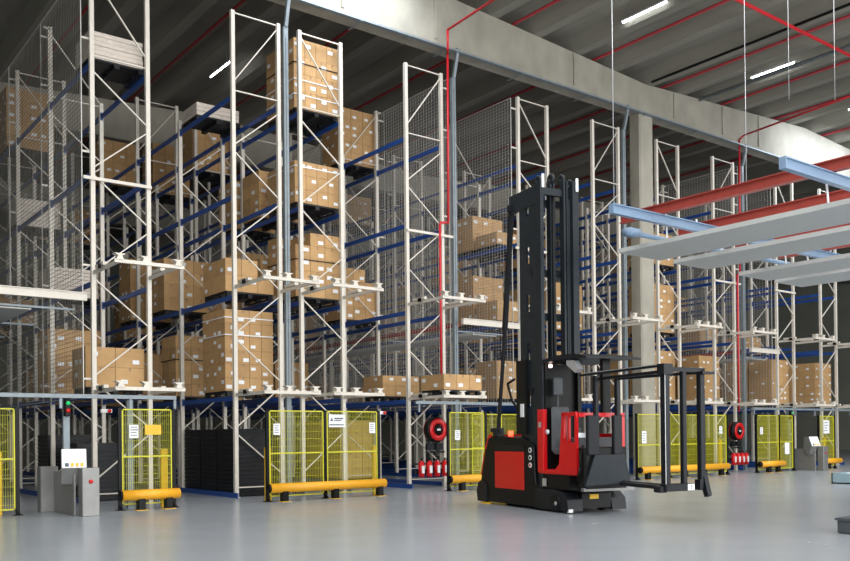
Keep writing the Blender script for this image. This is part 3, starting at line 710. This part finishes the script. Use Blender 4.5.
tp(MB().bar((.13, 2.05, 7.05), (.13, 2.42, 4.2), .09, .12).bar((.13, 2.38, 4.35), (.13, 2.8, 1.65), .06, .08).box(.05, 1.95, 6.95, .2, 2.12, 7.12), 'mast_stay', 'char')
tp(MB().box(.02, 1.35, 1.7, .14, 1.75, 3.4).path([(.08, 1.9, 3.0), (.0, 2.1, 2.9), (.05, 2.0, 2.5), (.1, 1.7, 2.2)], .03), 'hose_guide', 'black')
tp(MB().box(-.005, 1.42, 2.1, .02, 1.55, 2.4), 'plate', 'white')
# cab
CB = put('cab', None, T)
tp(MB().bev(.02, -.62, .82, 1.22, .84, .92, .02), 'cab_floor', 'red', CB)
tp(MB().bev(.0, .62, .85, .12, .86, 2.25, .02), 'rear_post', 'red', CB)
tp(MB().prism([(-.62, .85), (.15, .85), (.15, .95), (.02, 1.05), (-.08, 1.9), (-.1, 2.15), (-.18, 2.15), (-.17, 1.55), (-.55, 1.5), (-.62, 1.4)], 0, .0, .08), 'side_shell', 'red', CB)
m = MB(); m.box(0, -.6, 2.08, .06, -.08, 2.16); m.box(0, -.62, 1.45, .06, -.56, 2.14); m.box(0, -.36, 1.5, .05, -.31, 2.1); tp(m, 'window_frame', 'red', CB)
m = MB(); m.box(.05, -.66, .88, 1.24, -.6, 1.42); m.box(.05, -.66, 2.05, 1.24, -.6, 2.14); m.box(1.12, -.66, 1.42, 1.24, -.6, 2.1); m.box(1.18, -.6, .88, 1.24, .3, 1.7); tp(m, 'front_shell', 'red', CB)
tp(MB().bev(.1, -.58, 1.4, 1.15, -.2, 1.62, .03).bar((.3, -.3, 1.6), (.35, -.2, 1.8), .12, .12), 'dashboard', 'grey', CB)
tp(MB().box(.2, -.4, 1.62, .6, -.35, 1.72), 'display', 'silver', CB)
st = put('seat', None, CB)
tp(MB().bev(.16, .1, 1.25, .66, .5, 1.4, .05), 'cushion', 'grey', st); tp(MB().bev(.14, .42, 1.3, .6, .56, 2.3, .06), 'backrest', 'grey', st); tp(MB().bev(.2, .42, 2.55, .44, .54, 2.95, .05).tube((.32, .5, 2.2), (.32, .5, 2.6), .02), 'headrest', 'grey', st)
tp(MB().box(.1, .66, .9, 1.0, .72, 3.26), 'back_wall', 'black', CB)
tp(MB().tube((-.015, .45, 1.75), (.02, .45, 1.75), .05, 14), 'emblem_button', 'white', CB, True)
tp(MB().box(-.005, .7, 1.85, .005, .8, 1.97), 'emblem_plate', 'silver', CB)
m = MB(); m.box(.9, .55, .9, 1.0, .65, 3.28); m.box(.72, -.6, 2.1, .92, -.5, 3.28); tp(m, 'guard_post', 'black', CB)
m = MB(); m.prism([(.62, 3.26), (.62, 3.34), (.1, 3.4), (-.6, 3.38), (-1.0, 3.3), (-1.0, 3.26), (-.4, 3.29), (.1, 3.3)], 0, .0, 1.42); tp(m, 'roof_guard', 'char', CB)
tp(MB().bev(.14, .52, 3.17, .21, .6, 3.25, .02), 'work_light', 'whitelamp', CB)
tp(MB().prism([(-.3, 3.16), (-.6, 2.98), (-.72, 3.05), (-.55, 3.24), (-.3, 3.26)], 0, .0, .14), 'mirror', 'silver', CB)
tp(MB().box(.05, -.3, .5, 1.4, .8, .84).box(.1, .1, .12, 1.4, .9, .5), 'lift_carriage', 'black')
tp(MB().box(.02, .55, .55, .03, .7, .72), 'cable_loop', 'silver')
# load arms with wheels
for t0, t1 in ((-.02, .36), (1.14, 1.52)):
    tp(MB().prism([(.95, .05), (.95, .48), (.3, .5), (-.1, .45), (-.3, .3), (-.34, .05)], 0, t0, t1), 'load_arm', 'char')
    w = tp(MB().tube((t0-.012, .12, .2), (t0+.1, .12, .2), .19, 22), 'load_wheel', 'black', None, True); tp(MB().tube((t0-.02, .12, .2), (t0-.01, .12, .2), .045, 12), 'wheel_hub', 'silver', w, True)
tp(MB().box(-.02, -.37, .03, .08, -.3, .1), 'wheel_scraper', 'white')
tp(MB().box(.55, -.33, .3, .78, -.302, .4), 'warning_label', 'yel2')
tp(MB().box(.36, -.3, .1, 1.14, .3, .42), 'front_deck', 'black')
# swivel head and load carriage
HD = put('swivel_head', None, T)
tp(MB().bev(.0, -.92, .55, 1.1, -.66, 1.42, .04), 'head_block', 'black', HD)
tp(MB().path([(-.03, -.7, .7), (-.05, -.8, 1.0), (-.02, -.8, 1.3), (.1, -.72, 1.45)], .022, 8).path([(.0, -.72, .6), (-.06, -.85, .62), (.0, -1.0, .6)], .02), 'hose', 'black', HD, True)
tp(MB().prism([(-.05, .62), (1.12, .66), (.96, 1.26), (.2, 1.26)], 1, -1.0, -.94), 'head_plate', 'mast', HD)
tp(MB().box(-.02, -.9, .5, 1.3, -.8, .58), 'traverse_bar', 'steel', HD)
LC = put('load_carriage', None, T)
def post(t_, y, z0, z1, w=.12, d=.14): tp(MB().bev(t_-w/2, y-d/2, z0, t_+w/2, y+d/2, z1, .012), 'post', 'char', LC)
post(.42, -2.88, .62, 3.0, .13, .14); post(.86, -2.88, .72, 2.95, .1, .1); post(1.3, -2.88, .68, 2.92, .12, .12)
post(.3, -.9, 1.26, 2.9, .09, .1); post(.86, -.9, 1.26, 2.88, .1, .1)
tp(MB().bev(.04, -.98, 1.26, .34, -.88, 2.08, .02), 'side_cheek', 'char', LC); tp(MB().bev(.7, -.98, 1.26, .93, -.88, 2.08, .02), 'side_cheek', 'char', LC)
tp(MB().box(.354, -2.96, .72, .362, -2.951, 2.9), 'white_strip', 'white', LC)
m = MB(); m.bar((.22, -.5, 2.93), (.4, -2.9, 2.97), .08, .04); m.bar((.42, -.7, 2.84), (.42, -2.9, 2.86), .05, .06); m.bar((.86, -.9, 2.85), (1.3, -2.9, 2.86), .05, .06); m.box(.34, -2.94, 2.86, 1.36, -2.84, 2.94); m.box(1.2, -3.05, 2.82, 1.5, -2.88, 2.87); m.box(.3, -3.0, 2.8, .52, -2.8, 3.0)
tp(m, 'top_frame', 'char', LC)
tp(MB().bar((.22, -.6, 2.965), (.4, -2.8, 3.0), .03, .015), 'cover_strip', 'silver', LC)
for t_, y0_, w_, h_ in ((.5, -1.5, .16, .07), (.95, -1.0, .14, .05), (.75, -1.25, .08, .04)): tp(MB().bar((t_, y0_, .68), (t_, -2.9, .66), w_, h_), 'fork', 'char', LC)
tp(MB().bev(.32, -3.0, .6, 1.02, -2.8, .74, .02).bev(.22, -2.95, .58, .4, -2.75, .7, .02), 'base_bar', 'char', LC)
tp(MB().prism([(-3.05, .5), (-2.95, .46), (-2.78, .9), (-2.92, .95)], 0, 1.3, 1.4).box(1.2, -2.95, .6, 1.36, -2.8, .8), 'foot', 'char', LC)
pl = tp(MB().box(.84, -3.012, .61, 1.0, -3.002, .73), 'number_plate', 'white', LC)
o = put('digit', text_mesh('3', .11), pl, (.92, -3.013, .67)); o.rotation_euler = (math.radians(90), 0, 0)
# ------------------------------------------------------------------ small things at the right
t = thing('low_tub', 'pale blue low tub on the floor cut by the right edge', 'tub', (28.2, 13.6, 0))
m = MB(); m.box(0, 0, 0, 2.0, .04, .34); m.box(0, 1.4, 0, 2, 1.44, .34); m.box(0, 0, 0, .04, 1.44, .34); m.box(1.96, 0, 0, 2, 1.44, .34); m.box(0, 0, 0, 2, 1.44, .04); m.build('body', M['pail'], t)
m = MB()
for i in range(30):
    a, c, z = random.uniform(.1, 1.7), random.uniform(.1, 1.1), random.uniform(.2, .42); m.bar((a, c, z), (a+.25, c+.15, z+random.uniform(-.08, .08)), .18, .01)
tag(m.build('paper_sheets', M['white'], None, (28.2, 13.6, 0)), 'loose white sheets heaped in the pale blue tub', 'paper', None, 'stuff')
t = thing('storage_bin', 'dark grey plastic bin on the floor at the lower right edge', 'bin', (14.5, 7.1, 0))
m = MB(); m.prism([(.03, 0), (.77, 0), (.8, .24), (0, .24)], 1, 0, .04); m.prism([(.03, 0), (.77, 0), (.8, .24), (0, .24)], 1, .5, .54); m.box(.0, 0, 0.02, .04, .54, .24); m.box(.76, 0, .02, .8, .54, .24); m.box(.03, 0, 0, .77, .54, .03); m.build('body', M['bin'], t)
m = MB(); m.box(-.03, -.03, .22, .83, 0, .26); m.box(-.03, .54, .22, .83, .57, .26); m.box(-.03, 0, .22, 0, .54, .26); m.box(.8, 0, .22, .83, .54, .26); m.build('rim', M['bin'], t)
